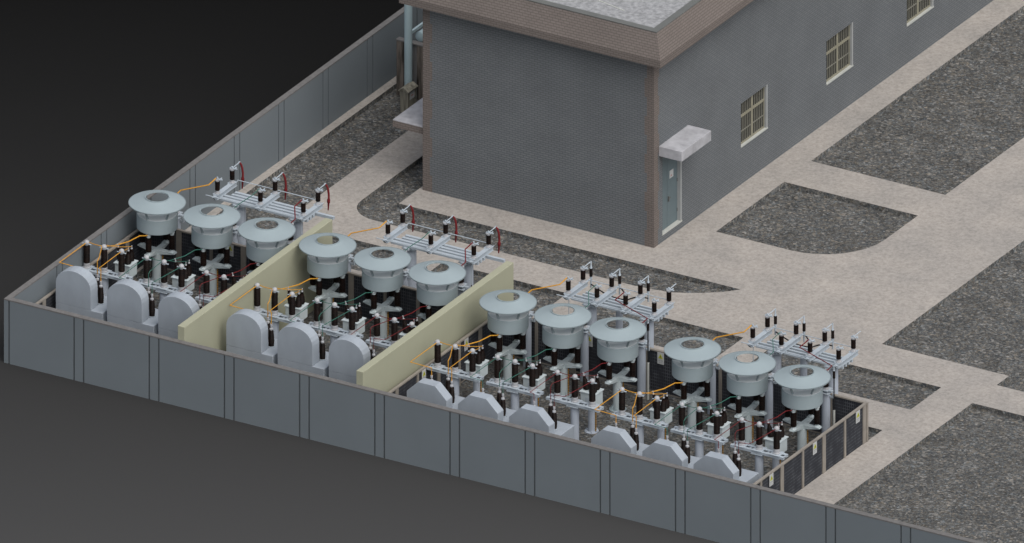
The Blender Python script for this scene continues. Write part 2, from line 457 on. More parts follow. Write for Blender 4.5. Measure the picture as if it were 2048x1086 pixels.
fence('dark mesh fence with tan frame behind the first bay, left of both tan walls', (.30, RY), (6.55, RY), 5, (1, 3))
fence('dark mesh fence with tan frame behind the second bay, between the tan walls', (6.9, RY), (13.45, RY), 5, (1, 3))
fence('long dark mesh fence with tan frame behind the two right-hand bays', (13.95, RY), (28.16, RY), 10, (2, 5, 8))
fence('dark mesh fence with tan frame along the right foot of the second tan wall', (14.0, .6), (14.0, RY - .06), 6, (1, 3, 5))
fence('dark mesh fence with tan frame closing the right end beside the pale path', (28.1, .55), (28.1, RY - .06), 6, (2, 4, 6))

# warning signs hung on the fences
def sign_proto():
    root = empty('warning_sign', cat='sign')
    MB().box(-.125, .125, -.008, .008, 0, .42).build('plate', M['white_sign'], root)
    t = MB(); t.prism_y([(-.095, .205), (.095, .205), (0, .375)], -.014, -.0085); tri = t.build('triangle', M['yellow_sign'], root)
    b = MB(); b.prism_y([(-.016, .28), (.010, .33), (.005, .285), (.020, .285), (-.010, .22), (-.002, .265)], -.018, -.0145); b.build('bolt', M['black'], tri)
    t = MB()
    for k, (a, c) in enumerate(((-.09, -.01), (.01, .09))): t.box(a, c, -.0115, -.0085, .115, .155)
    for k, (a, c) in enumerate(((-.07, .0), (.02, .06))): t.box(a, c, -.0115, -.0085, .06, .085)
    t.build('print', M['grey_text'], root)
    return root
sign = Stamp(sign_proto(), 'warning placards on the mesh fences')
def rear_sign(u, v, lab):
    x, y = P(u, v, 1.0); s = sign((x, RY - .052, 1.17), lab)
def side_sign(u, x, lab):
    y = ((u - 8) / PPM - CP * x) / SP
    s = sign((x + .052, y, 1.17), lab); s.rotation_euler.z = R(90)
def rearx(u): return ((u - 8) / PPM - SP * RY) / CP
for u, lab in ((462, 'white placard with yellow triangle on the fence behind the first bay'),
               (1180, 'white placard with yellow triangle on the rear fence, half behind a pale pillar'),
               (1323, 'white placard with yellow triangle on the rear fence between the two right-hand bays')):
    sign((rearx(u), RY - .052, 1.17), lab)
side_sign(845, 14.0, 'white placard with yellow triangle nearest the front wall on the fence beside the tan wall')
side_sign(930, 14.0, 'white placard with yellow triangle halfway back on the fence beside the tan wall')
side_sign(1540, 28.1, 'white placard on the right end fence, nearest the front wall')
side_sign(1627, 28.1, 'white placard on the right end fence, middle one of three')
side_sign(1713, 28.1, 'white placard on the right end fence, nearest the rear corner post')

# ------------------------------------------------------------------ equipment
def sheds(r, h, n, core=.80):
    p = [(0, 0), (r*core, 0)]
    for i in range(n):
        z = h * i / n; d = h / n
        p += [(r*core, z + d*.12), (r, z + d*.40), (r*.985, z + d*.52), (r*core, z + d*.80)]
    return p + [(r*core, h), (0, h)]
def insulator(name, parent, loc, r, h, n, foot=.0, head=.0, footr=None, headr=None, fm='steel', seg=16):
    """porcelain body as the part, metal foot and head as sub-parts"""
    o = MB().lathe(sheds(r, h, n), (0, 0, foot), seg).build(name, M['porcelain'], parent, True)
    o.location = loc
    if foot: 
        fr = footr or r*.9
        MB().lathe([(0,0),(fr*1.15,0),(fr*1.15,foot*.25),(fr*.8,foot*.35),(fr*.75,foot*.96),(0,foot*.96)], (0,0,0), seg).build('foot', M[fm], o, True)
    if head:
        hr = headr or r*.8
        MB().lathe([(0,.002),(hr*.8,.002),(hr*.85,head*.5),(hr*1.1,head*.6),(hr*1.1,head),(0,head)], (0,0,foot+h), seg).build('head', M[fm], o, True)
    return o

# --- air core reactor on its cross arm and column
def reactor_proto():
    root = empty('air_core_reactor', cat='reactor')
    MB().cyl((0,0,.04), .165, 1.06, 24).build('column', M['pale'], root, True)
    f = MB(); f.cyl((0,0,.015), .29, .025, 24)
    for k in range(8):
        a = 2*math.pi*k/8 + .2; c, s_ = math.cos(a), math.sin(a); nx, ny = -s_*.008, c*.008
        v = [f.bm.verts.new(p) for p in ((.15*c+nx,.15*s_+ny,.04),(.27*c+nx,.27*s_+ny,.04),(.25*c+nx,.25*s_+ny,.09),(.15*c+nx,.15*s_+ny,.24),
                                         (.15*c-nx,.15*s_-ny,.04),(.27*c-nx,.27*s_-ny,.04),(.25*c-nx,.25*s_-ny,.09),(.15*c-nx,.15*s_-ny,.24))]
        for q in ((0,1,2,3),(7,6,5,4),(0,4,5,1),(1,5,6,2),(2,6,7,3),(3,7,4,0)): f.bm.faces.new([v[i] for i in q])
    f.build('base_flange', M['reactor'], root)
    MB().box(.175, .20, .02, .06, .02, 1.02).build('earth_strip', M['strip'], root)
    c = MB(); w = .085
    c.prism_y([(-.72,1.25),(-.72,1.225),(-.16,1.10),(.16,1.10),(.72,1.225),(.72,1.25)], -w, w)
    c.prism_x([(-.72,1.253),(-.72,1.228),(-.16,1.103),(-.088,1.103),(-.088,1.253)], -w, w)
    c.prism_x([(.72,1.253),(.72,1.228),(.16,1.103),(.088,1.103),(.088,1.253)], -w, w)
    c.build('cross_arm', M['pale'], root)
    for dx, dy in ((-.57,0),(.57,0),(0,-.57),(0,.57)):
        insulator('insulator', root, (dx, dy, 1.271), .105, .52, 12, .10, .13, .082, .085, 'box')
        p = MB().box(-.11, .11, -.11, .11, 0, .016).build('mounting_plate', M['pale'], root); p.location = (dx, dy, 1.2545)
    MB().lathe([(0,2.05),(.678,2.05),(.69,2.062),(.69,2.545),(.678,2.557),(.0,2.557)], seg=48).build('drum', M['reactor'], root, True)
    MB().lathe([(0,2.5585),(.665,2.5585),(.670,2.57),(0,2.57)], seg=48).build('bright_drum_top', M['lid'], root, True)  # added disc: lit look of the drum top put into its colour
    for k in range(6):
        a = 2*math.pi*k/6 + R(30); c, s_ = math.cos(a), math.sin(a); nx, ny = -s_*.01, c*.01
        b = MB()
        v = [b.bm.verts.new(p) for p in ((.56*c+nx,.56*s_+ny,2.571),(.66*c+nx,.66*s_+ny,2.571),(.86*c+nx,.86*s_+ny,2.940),(.78*c+nx,.78*s_+ny,2.965),
                                         (.56*c-nx,.56*s_-ny,2.571),(.66*c-nx,.66*s_-ny,2.571),(.86*c-nx,.86*s_-ny,2.940),(.78*c-nx,.78*s_-ny,2.965))]
        for q in ((0,1,2,3),(7,6,5,4),(0,4,5,1),(1,5,6,2),(2,6,7,3),(3,7,4,0)): b.bm.faces.new([v[i] for i in q])
        b.build('bracket', M['reactor'], root)
    MB().lathe([(.392,3.140),(.90,2.962),(.943,2.954),(.948,2.938),(.938,2.932),(.89,2.950),(.392,3.126)], seg=56, close=True).build('cone_roof', M['reactor'], root, True)
    MB().lathe([(.942,2.930),(.962,2.930),(.962,2.962),(.942,2.962)], seg=56, close=True).build('rim', M['rim'], root, True)
    MB().lathe([(.385,3.122),(.412,3.122),(.412,3.165),(.385,3.165)], seg=40, close=True).build('collar', M['reactor'], root, True)
    return root

# --- three-post disconnector on a beam and column
def disconnector_proto():
    root = empty('disconnector', cat='disconnector')
    MB().cyl((0,0,.02), .145, 1.45, 22).build('column', M['steel2'], root, True)
    MB().box(-.22, .22, -.20, .20, 1.47, 1.50).build('cap_plate', M['steel'], root)
    b = MB()
    for y in (-.16, .16):
        s = 1 if y > 0 else -1
        b.box(-1.02, 1.02, y - .012, y + .012, 1.515, 1.605)
        b.box(-1.02, 1.02, min(y - s*.012, y - s*.10), max(y - s*.012, y - s*.10), 1.585, 1.605)
        b.box(-1.02, 1.02, min(y - s*.012, y - s*.10), max(y - s*.012, y - s*.10), 1.515, 1.53)
    for x in (-.98, -.34, .34, .98): b.box(x - .03, x + .03, -.148, .148, 1.535, 1.58)
    b.build('beam', M['steel'], root)
    for x in (-.674, 0, .674):
        MB().box(x - .19, x + .19, -.20, .20, 1.607, 1.627).build('mounting_plate', M['steel'], root)
        o = MB().lathe(sheds(.112, .66, 15, .84), (0,0,.17), 18).build('post_insulator', M['porcelain'], root, True); o.location = (x, 0, 1.63)
        MB().lathe([(0,0),(.125,0),(.125,.03),(.108,.045),(.108,.15),(.09,.165),(0,.165)], seg=18).build('foot', M['ceramic'], o, True)
        MB().sphere((0,0,.90), .095).build('ball', M['ceramic'], o, True)
        c = MB(); c.box(-.17, .17, -.022, .022, .845, .867); c.cyl((0,0,.828), .075, .017, 14); c.build('clamp', M['steel'], o)
    return root

# --- instrument transformer box with three bushings
def pear(r, h):
    return [(0,0),(r*.75,0),(r*.85,h*.05)] + [q for i in range(9) for q in ((r*(.98 - .42*(i/8)**2) , h*(.08+.088*i)), (r*(.84 - .42*(i/8)**2), h*(.08+.088*i+.05)))] + [(r*.4, h*.92), (r*.36, h), (0, h)]
BOXB = (( -.17, -.02, -14, 0), (.10, .14, 8, 6), (.14, -.12, 3, 0))
def vt_proto():
    root = empty('instrument_transformer', cat='transformer')
    MB().cyl((0,0,.04), .125, .98, 20).build('column', M['steel2'], root, True)
    f = MB(); f.cyl((0,0,.015), .24, .025, 20)
    for k in range(6):
        a = 2*math.pi*k/6; c, s_ = math.cos(a), math.sin(a)
        f.cyl((.2*c, .2*s_, .04), .022, .05, 8)
    f.build('base_flange', M['steel2'], root, True)
    MB().box(.135, .16, .0, .04, .02, .98).build('earth_strip', M['strip'], root)
    b = MB().box(-.29, .29, -.25, .25, 1.03, 1.50).build('tank', M['box'], root)
    bv = b.modifiers.new('edge', 'BEVEL'); bv.width = .02; bv.segments = 2
    l = MB().box(-.32, .32, -.28, .28, 1.502, 1.532).build('lid', M['box'], root)
    d = MB(); d.box(-.10, .10, -.258, -.2515, 1.12, 1.34); d.build('nameplate', M['steel'], root)
    for dx, dy, ax, ay in BOXB:
        o = MB().lathe(pear(.125, .47), seg=16).build('bushing', M['porcelain'], root, True)
        o.location = (dx, dy, 1.535); o.rotation_euler = (R(ay), R(ax), 0)
        MB().lathe([(0,0),(.035,0),(.035,.03),(.018,.04),(.018,.13),(0,.13)], (0,0,.472), 10).build('terminal', M['ceramic'], o, True)
    return root
def vt_tip(k):
    dx, dy, ax, ay = BOXB[k]
    v = Matrix.Rotation(R(ax), 3, 'Y') @ Vector((0,0,.57)); v = Matrix.Rotation(R(ay), 3, 'X') @ v if False else v
    from mathutils import Euler
    v = Euler((R(ay), R(ax), 0)).to_matrix() @ Vector((0,0,.57))
    return Vector((dx, dy, 1.535)) + v

# --- kiosk (enclosed unit) with bushings; origin at front left bottom corner
KZ = 1.41
KB = ((.58, .66), (1.0, 1.04), (1.37, .64))
def kiosk_proto(kind):
    root = empty('transformer_kiosk', cat='kiosk')
    b = MB(); b.box(0, 1.80, 0, 1.25, 0, KZ); o = b.build('cabinet', M['kiosk'], root)
    bv = o.modifiers.new('edge', 'BEVEL'); bv.width = .012; bv.segments = 1
    if kind == 'arch':
        hw = .68; sp = 2.14 - KZ; rise = .56; n = 12
        poly = [(0, .002), (2*hw, .002)] + [(hw + hw*math.cos(math.pi*i/n), sp + rise*math.sin(math.pi*i/n)) for i in range(n+1)]
        h = MB(); h.prism_y(poly, -.004, .45)
    else:
        h = MB(); h.prism_y([(0,.002),(1.55,.002),(1.55,.39),(1.10,.83),(.45,.83),(0,.39)], -.004, .38)
    hood = h.build('hood', M['kiosk'], root); hood.location = (0, 0, KZ)
    bv = hood.modifiers.new('edge', 'BEVEL'); bv.width = .01; bv.segments = 1; bv.limit_method = 'ANGLE'; bv.angle_limit = R(40)
    for x, y in KB:
        r = .108
        o = MB().lathe([(0,0)] + [q for i in range(13) for q in ((r*(1.0-.32*abs(i/12-.35)), .04+.044*i), (r*(.80-.30*abs(i/12-.35)), .04+.044*i+.026))] + [(.05,.62),(0,.62)], seg=16).build('bushing', M['porcelain'], root, True)
        o.location = (x, y, KZ + .002)
        MB().lathe([(0,0),(r*1.15,0),(r*1.15,.035),(0,.035)], seg=14).build('foot', M['steel'], o, True)
        MB().lathe([(0,.62),(.06,.62),(.06,.67),(.028,.69),(.028,.74),(.04,.75),(.04,.83),(0,.83)], seg=12).build('terminal', M['ceramic'], o, True)
    return root
KTOP = KZ + .82

# --- pillar carrying one post insulator behind a reactor
def pillar_proto():
    root = empty('insulator_pillar', cat='pillar')
    MB().cyl((0,0,.02), .145, 1.84, 22).build('column', M['steel2'], root, True)
    b = MB(); b.box(-.20, .20, -.20, .20, 1.862, 1.885); b.box(-.24, .24, -.05, .05, 1.90, 1.955); b.box(-.16, .16, -.17, .17, 1.957, 1.98)
    for s in (-1, 1): b.box(s*.13-.02, s*.13+.02, -.04, .04, 1.885, 1.90)
    b.box(.147, .30, -.03, .03, 1.70, 1.76); b.box(.26, .30, -.03, .03, 1.762, 1.86)
    b.build('bracket', M['steel'], root)
    insulator('insulator', root, (0, 0, 1.983), .10, .44, 10, .08, .16, .1, .10, 'ceramic')
    return root

# --- bus frame behind the bay
def frame_proto(kind):
    root = empty('bus_frame', cat='frame')      # origin: on the ground below the first front insulator
    nb, pitch = (3, 1.66) if kind == 'cable' else (4, 1.107)
    XL = pitch*(nb-1)
    for x in (.68, 2.88):
        c = MB().cyl((x, .38, .02), .175, 2.18, 24).build('column', M['steel2'], root, True)
        k = MB(); k.box(x-.24, x+.24, .14, .62, 2.20, 2.225); k.box(x-.10, x+.10, .0, .78, 2.227, 2.31); k.build('capital', M['steel'], root)
    if kind != 'cable':
        MB().cyl((1.50, .80, .02), .12, 2.20, 20).build('rear_column', M['steel2'], root, True)
    for y in (.14, .34, .54, .74):
        x1 = XL + (.75 if y == .74 and kind == 'cable' else .10)
        x0 = .05 if y < .5 else .25
        hw = .055 if kind == 'cable' else .036
        MB().box(x0, x1, y-hw, y+hw, 2.315, 2.415).build('rail', M['steel'], root)
    for i in range(nb):
        x = i*pitch
        b = MB(); b.box(x-.085, x+.085, -.14, 1.16, 2.42, 2.44); b.box(x-.085, x+.085, -.14, 1.16, 2.565, 2.585)
        b.box(x-.065, x+.065, -.14, 1.16, 2.44, 2.565); b.build('cross_beam', M['steel'], root)
        for y in (0, .97):
            MB().box(x-.12, x+.12, y-.12, y+.12, 2.587, 2.605).build('mounting_plate', M['steel'], root)
            o = insulator('insulator', root, (x, y, 2.607), .085, .33, 9, .11, .07, .085, .08, 'ceramic')
            c = MB(); c.box(-.09, .19, -.022, .022, .512, .54); c.box(.10, .135, -.09, .09, .541, .562); c.cyl((0,0,.541), .03, .05, 10); c.build('clamp', M['steel'], o)
        g = MB(); g.prism_x([(-.30, 2.56), (-.142, 2.56), (-.142, 2.40)], x-.05, x+.05); g.build('gusset', M['steel'], root)
        # horizontal contact arm from the rear insulator
        a = MB(); a.tube([(x, .97, 3.13), (x+.02, 1.40, 3.17)], .017, 8); a.build('contact_arm', M['steel'], root)
        if kind != 'cable' and i < 3:
            a = MB(); a.box(x-.025, x+.025, 1.162, 1.50, 2.50, 2.545); a.build('bushing_bracket', M['steel'], root)
            o = MB().lathe(sheds(.058, .30, 9), seg=14).build('bushing', M['porcelain'], root, True); o.location = (x+.02, 1.46, 2.62)
            MB().lathe([(0,.302),(.045,.302),(.035,.36),(.022,.38),(.022,.56),(0,.56)], seg=12).build('terminal', M['steel'], o, True)
            MB().lathe([(0,-.40),(.03,-.40),(.03,-.12),(.045,-.10),(.045,-.002),(0,-.002)], seg=12).build('tail', M['steel'], o, True)
    MB().tube([(-.30, -.26, 2.575), (XL+.25, -.26, 2.575)], .017).build('front_rod', M['steel'], root, True)
    MB().tube([(-.1, -.19, 2.53), (XL+.2, -.19, 2.53)], .012).build('interlock_rod', M['steel'], root, True)
    MB().tube([(.12, 1.12, 2.66), (XL-.12, 1.12, 2.66)], .015).build('rear_rod', M['steel'], root, True)
    for i in range(nb):
        x = i*pitch
        MB().tube([(x+.13, -.1, 2.63), (x+.13, 1.12, 2.63)], .012).build('cross_rod', M['steel'], root, True)
    if kind == 'cable':
        MB().tube([(XL-.12, .05, 2.31), (XL-.12, .05, 1.55)], .014).build('operating_rod', M['steel'], root, True)
        MB().tube([(XL-.12, .05, 1.55), (XL-.12, .05, 1.2)], .02).build('rod_handle', M['black'], root, True)
    else:
        MB().tube([(.02, .0, 2.41), (.02, .0, 1.75)], .014).build('operating_rod', M['steel'], root, True)
        MB().tube([(.02, .0, 1.75), (.02, .0, 1.35)], .02).build('rod_handle', M['black'], root, True)
        def arc(p, q, dz): 
            p, q = Vector(p), Vector(q); return [p.lerp(q, t/6) + Vector((0,0,dz*math.sin(math.pi*t/6))) for t in range(7)]
        for p, q, dz in (((1.80,.78,2.45),(1.15,1.42,2.50),.10),((1.80,.78,2.45),(.06,1.42,2.35),-.12),((1.80,.78,2.45),(2.25,1.42,2.36),.08)):
            MB().tube(arc(p, q, dz), .024).build('cable', M['black'], root, True)
    return root

def head_proto():
    root = empty('cable_termination', cat='cable')    # origin at the tip of the contact arm it hangs from
    pts = [(0,0,0),(.05,.02,-.06),(.09,.03,-.18),(.115,.035,-.36),(.115,.035,-.52),(.11,.035,-.56),(.11,.035,-.66),(.105,.035,-.70),(.095,.03,-.95)]
    rad = [.03,.034,.036,.036,.036,.056,.056,.034,.022]
    MB().tube(pts, .03, 10, rad).build('sleeve', M['red'], root, True)
    MB().box(-.02, .02, -.03, .03, -.008, .03).build('lug', M['steel'], root)
    return root

def riser_proto():
    root = empty('cable_riser', cat='riser')
    MB().cyl((0,0,.02), .042, 1.36, 12).build('conduit', M['trim'], root, True)
    MB().cyl((0,0,1.382), .022, 1.175, 10).build('cable', M['black'], root, True)
    o = MB().lathe(sheds(.05, .27, 8), seg=12).build('insulator', M['porcelain'], root, True); o.location = (0,0,2.56)
    MB().lathe([(0,.272),(.03,.272),(.022,.30),(.014,.42),(0,.42)], seg=10).build('tip', M['steel'], o, True)
    return root

BAYS = [((0, 0), 'beside the left boundary wall'),
        ((6.59, 0), 'between the two tan walls'),
        ((14.01, -.76), 'right of second tan wall'),
        ((21.18, -.83), 'nearest the right end fence')]
PH = ('yellow', 'green', 'red')
st_reactor = Stamp(reactor_proto(), 'cone-topped reactors in rows of three')
st_disc = Stamp(disconnector_proto(), 'three-post disconnectors in front of the reactors')
st_vt = Stamp(vt_proto(), 'instrument transformers on short columns')
st_arch = Stamp(kiosk_proto('arch'), 'arched kiosks behind the front wall')
st_trap = Stamp(kiosk_proto('trap'), 'chamfered kiosks behind the front wall')
st_pil = Stamp(pillar_proto(), 'pale pillars behind the reactors')
st_frame_c = Stamp(frame_proto('cable'), 'six-insulator bus frames behind the left bays')
st_frame_b = Stamp(frame_proto('bushing'), 'eight-insulator bus frames behind the right bays')
st_head = Stamp(head_proto(), 'red cable terminations on the bus frames')
st_riser = Stamp(riser_proto(), 'slim cable risers by the rear fence')

def smooth_path(pts, k=4):
    return pts
def wire(name_mat, pts, label, grp, r=.017, part=None):
    o = Vector(pts[0])
    w = MB().tube([Vector(p) - o for p in pts], r, 7).build('wire', M[name_mat], None, True); w.location = o
    tag(w, label, 'wire', grp)
    return w
def sag(p, q, d, n=8):
    p, q = Vector(p), Vector(q)
    return [p.lerp(q, i/n) - Vector((0,0,d*4*(i/n)*(1-i/n))) for i in range(n+1)]

for bi, ((bx, by), where) in enumerate(BAYS):
    def W(x, y, z=0): return Vector((bx + x, by + y, z))
    fr = W(2.29, 10.15)
    base = Vector((fr.x, fr.y, PT - .02 if fr.y > 9.93 else .02))
    if bi < 2: st_frame_c((fr.x, fr.y, .04), 'pale bus frame with three red cable ends, behind bay ' + where)
    else: st_frame_b((fr.x, fr.y, .04), 'pale bus frame with eight brown insulators, behind bay ' + where)
    for i, c in enumerate(PH):
        rx = W(1.25 + 2.12*i, 7.96)
        st_reactor(rx, f'grey cone-topped drum reactor with {c} lead, {where}')
        dc = W(1.03 + 2.315*i, 4.84)
        st_disc(dc, f'three brown posts with white balls on a beam, {c} wires, {where}')
        vt = W(1.16 + 2.22*i, 6.05)
        st_vt(vt, f'pale box with three brown bushings and {c} wires, {where}')
        kx = W(.6 + 1.98*i, 2.38)
        if bi < 2: st_arch(kx, f'tall round-topped grey kiosk with {c} wires, {where}')
        else: st_trap(kx, f'low chamfer-topped grey kiosk with {c} wires, {where}')
        pl = W(1.17 + 2.21*i, 9.35)
        st_pil(pl, f'pale pillar with insulator behind {c}-lead reactor, {where}')
        # --- wires
        zs = 1.63 + .905
        r = .0165 if c == 'yellow' else .0125
        G = f'{c} jumper wires'
        ball = [dc + Vector((x, 0, zs)) for x in (-.674, 0, .674)]
        kt = [kx + Vector((x, y, KTOP)) for x, y in KB]
        a, b = ball[0] + Vector((0,-.09,.0)), kt[0]
        wire(c, [a, (a.x, b.y, zs), (b.x, b.y, zs - .02), b], f'{c} angled wire from left post down to kiosk, {where}', G, r)
        a, b = ball[1] + Vector((-.09,0,.0)), kt[1]
        wire(c, [a, (b.x + .02, b.y + .08, zs + .28), (b.x, b.y, zs + .20), b], f'{c} angled wire from middle post down to kiosk, {where}', G, r)
        a, b = ball[2] + Vector((0,-.09,.0)), kt[2]
        wire(c, [a, (a.x + (.2 if c == 'yellow' else 0), b.y, zs + .17), (b.x, b.y, zs + .13), b], f'{c} angled wire from right post down to kiosk, {where}', G, r)
        tips = [vt + vt_tip(k) for k in range(3)]
        wire(c, sag(ball[0] + Vector((.09,0,.03)), tips[0], .10), f'{c} sagging wire from left post to the leaning bushing, {where}', G, r*.85)
        wire(c, sag(ball[1] + Vector((.0,.09,.03)), tips[1], .04), f'{c} thin wire from middle post back to the far bushing, {where}', G, r*.7)
        wire(c, sag(ball[2] + Vector((.0,.09,.0)), tips[2], .02), f'{c} short wire from right post to the near bushing, {where}', G, r*.8)
        rt = rx + Vector((0, -.60, 2.0))
        wire(c, [tips[0], tips[0].lerp(rt, .35) + Vector((0,0,-.02)), tips[0].lerp(rt, .72) + Vector((0,0,.06)), rt + Vector((0,-.12,.015)), rt + Vector((0,.03,.0))],
             f'{c} rising wire from leaning bushing to reactor, {where}', G, r*1.25)
        # frame to pillar
        pitch = 1.66 if bi < 2 else 1.107
        S = Vector((fr.x + pitch*i - .05, fr.y, 3.19)); cap = pl + Vector((0, 0, 2.66))
        if bi >= 2 and c == 'red':
            pts = [S, S + Vector((-.15, -.35, -.18)), cap + Vector((.12, .18, .12)), cap + Vector((.06, .02, .02)), cap + Vector((-.06,-.06,0))]
        else:
            pts = [S, S + Vector((-.05, -.40, -.10)), cap + Vector((.10, .13, .12)), cap + Vector((0, -.02, .0))]
        wire(c, pts, f'{c} bent wire from bus frame to pillar top, {where}', G, .022 if c != 'green' else .014)
        if bi < 2:
            st_head(Vector((fr.x + 1.66*i + .02, fr.y + 1.41, 3.205)), ('leftmost', 'middle', 'rightmost')[i] + f' red cable end hanging from bus frame, {where}')
    if bi >= 2:
        yr = 8.36 if bi == 2 else 8.30
        st_riser((upx(1296 if bi == 2 else 1668, yr), yr, 0), 'black cable riser in a white conduit, ' + where)

# ------------------------------------------------------------------ brick building
BX0, BX1, BY0, BY1 = 5.46, 14.39, 18.28, 52.0
bld = empty('brick_building', (BX0, BY0, PT), 'large grey brick switchgear building with brown brick corners and parapet', 'building')
def bp(m, name, mat, parent=bld, smooth=False):
    o = m.build(name, mat, parent, smooth); 
    if parent == bld: o.location = (-BX0, -BY0, -PT)
    return o
H0 = PT + 7.0     # soffit
# openings on the right wall: (y0, y1, z0, z1)
wins = [(BY0 + (u - 1308) / 30.4, BY0 + (u - 1308) / 30.4 + 1.72, PT + 1.40, PT + 2.98) for u in (1482, 1653, 1814)]
wins += [(wins[-1][0] + 5.4*k, wins[-1][1] + 5.4*k, wins[-1][2], wins[-1][3]) for k in (1, 2)]
door = (BY0 + .56, BY0 + 1.78, PT + .29, PT + 3.24)
ops = sorted(wins + [door])
w = MB()
T = .28
w.box(BX0, BX1, BY0, BY0 + T, .03, H0)                       # front
w.box(BX0, BX0 + T, BY0 + T, BY1, .03, H0)                   # left
w.box(BX0 + T, BX1, BY1 - T, BY1, .03, H0)                   # back
ya = BY0 + T
for (y0, y1, z0, z1) in ops:
    w.box(BX1 - T, BX1, ya, y0, .03, H0); w.box(BX1 - T, BX1, y0, y1, .03, z0); w.box(BX1 - T, BX1, y0, y1, z1, H0); ya = y1
w.box(BX1 - T, BX1, ya, BY1 - T, .03, H0)
bp(w, 'wall', M['brick'])
# brown toothed corners, 4 mm proud
def quoin(cx, sx):
    q = MB(); z = PT - .1; k = 0; e = .004
    while z < H0 - .01:
        z1 = min(z + .70, H0 - .002); a = .27 if k % 2 else .36
        x0, x1 = (cx - e, cx + a) if sx > 0 else (cx - a, cx + e)
        q.box(x0, x1, BY0 - e, BY0 + .05, z, z1)
        b = .34 if k % 2 else .26
        if sx > 0: q.box(cx - e, cx + .05, BY0 + .0502, BY0 + b, z, z1)
        else: q.box(cx - .05, cx + e, BY0 + .0502, BY0 + b, z, z1)
        z = z1; k += 1
    bp(q, 'quoin', M['brick_brown'])
quoin(BX0, 1); quoin(BX1, -1)
# parapet: vertical skirt then a face leaning back, with a metal edge strip
def ring_mesh(name, mat, levels):
    m = MB(); rings = []
    for d, z in levels:
        rings.append([m.bm.verts.new(c) for c in ((BX0-d, BY0-d, z), (BX1+d, BY0-d, z), (BX1+d, BY1+d, z), (BX0-d, BY1+d, z))])
    for A, B in zip(rings, rings[1:] + rings[:1]):
        for i in range(4): m.bm.faces.new((A[i], A[(i+1)%4], B[(i+1)%4], B[i]))
    return bp(m, name, mat)
ring_mesh('parapet', M['brick_brown'], [(-.2, H0), (.585, H0), (.585, H0 + .28), (.24, H0 + 1.10), (-.2, H0 + 1.10)])
ring_mesh('parapet_edge', M['coping_grey'], [(-.0, H0 + 1.102), (.255, H0 + 1.102), (.255, H0 + 1.13), (-.0, H0 + 1.13)])
r = MB().box(BX0 - .095, BX1 + .095, BY0 - .095, BY1 + .095, H0 + .9, H0 + 1.112)
bp(r, 'roof', M['roof'])
x, y = P(1200, 2, H0 + 1.12); x2, y2 = P(1248, 21, H0 + 1.12)
bp(MB().tube([(x - 1.1, y + .25, H0 + 1.12), (x2, y2, H0 + 1.12)], .02), 'lightning_tape', M['trim'])

def window(y0, y1, z0, z1):
    fx = BX1 - .075
    f = MB(); t = .07
    f.box(fx - .05, fx, y0, y0 + t, z0, z1); f.box(fx - .05, fx, y1 - t, y1, z0, z1)
    f.box(fx - .05, fx, y0 + t, y1 - t, z0, z0 + t); f.box(fx - .05, fx, y0 + t, y1 - t, z1 - t, z1)
    ym = (y0 + y1) / 2 + .0; zm = z0 + (z1 - z0) * .66
    f.box(fx - .05, fx + .002, ym - .05, ym + .05, z0 + t, z1 - t)
    f.box(fx - .05, fx + .004, y0 + t, y1 - t, zm - .045, zm + .045)
    o = bp(f, 'window', M['winframe'])
    def sub(m, name, mat): return m.build(name, mat, o)
    sub(MB().box(fx - .04, fx - .03, y0 + t, y1 - t, z0 + t, z1 - t), 'pane', M['dkglass'])
    b = MB(); n = 15
    for i in range(1, n):
        yy = y0 + (y1 - y0) * i / n; b.box(fx - .022, fx - .006, yy - .014, yy + .014, z0 + t, z1 - t)
    b.box(fx - .024, fx - .004, y0 + t, y1 - t, z0 + .46, z0 + .50)
    sub(b, 'bars', M['bars'])
    s = MB(); s.box(fx + .006, BX1 + .02, y0 - .01, y1 + .03, z0 - .035, z0 + .012)
    sub(s, 'sill', M['trim'])
    s = MB(); s.box(fx + .006, BX1 + .012, y1 - .055, y1 + .02, z0 + .014, z1); sub(s, 'reveal', M['reveal'])
for wn in wins: window(*wn)
# door
y0, y1, z0, z1 = door; dx = BX1 - .12
ym = y0 + (y1 - y0) * .42
d = MB(); d.box(dx - .05, dx, y0 + .01, ym - .006, z0 + .02, z1 - .03); d.box(dx - .05, dx, ym + .006, y1 - .01, z0 + .02, z1 - .03)
d.box(dx - .06, dx - .03, ym - .006, ym + .006, z0 + .02, z1 - .03)
dr = bp(d, 'door', M['door'])
MB().box(dx + .001, BX1 + .02, y0 - .02, y1 + .05, z0 - .05, z0 + .015).build('threshold', M['trim'], dr)
MB().box(dx + .001, BX1 + .012, y1 - .05, y1 + .03, z0 + .018, z1).build('reveal', M['reveal'], dr)
h = MB(); h.box(dx + .001, dx + .05, ym + .04, ym + .07, z0 + .95, z0 + 1.14); h.box(dx + .03, dx + .05, ym + .07, ym + .16, z0 + 1.05, z0 + 1.08)
h.build('handle', M['coping_grey'], dr)
n = MB().box(dx + .001, dx + .008, ym + .15, ym + .40, z0 + 1.74, z0 + 2.02).build('notice', M['white_sign'], dr)
t = MB(); t.box(dx + .0085, dx + .011, ym + .22, ym + .30, z0 + 1.80, z0 + 1.85); t.build('notice_print', M['redmark'], dr)
for zz in (z0 + .35, z0 + 1.45, z0 + 2.5):
    MB().cyl((dx + .012, y1 - .06, zz), .014, .12, 8).build('hinge', M['coping_grey'], dr)
# door canopy
o = bp(MB().box(BX1 + .006, BX1 + .90, BY0 + .30, BY0 + 2.24, PT + 3.27, PT + 3.64), 'door_canopy', M['concrete'])
bv = o.modifiers.new('edge', 'BEVEL'); bv.width = .015; bv.segments = 2
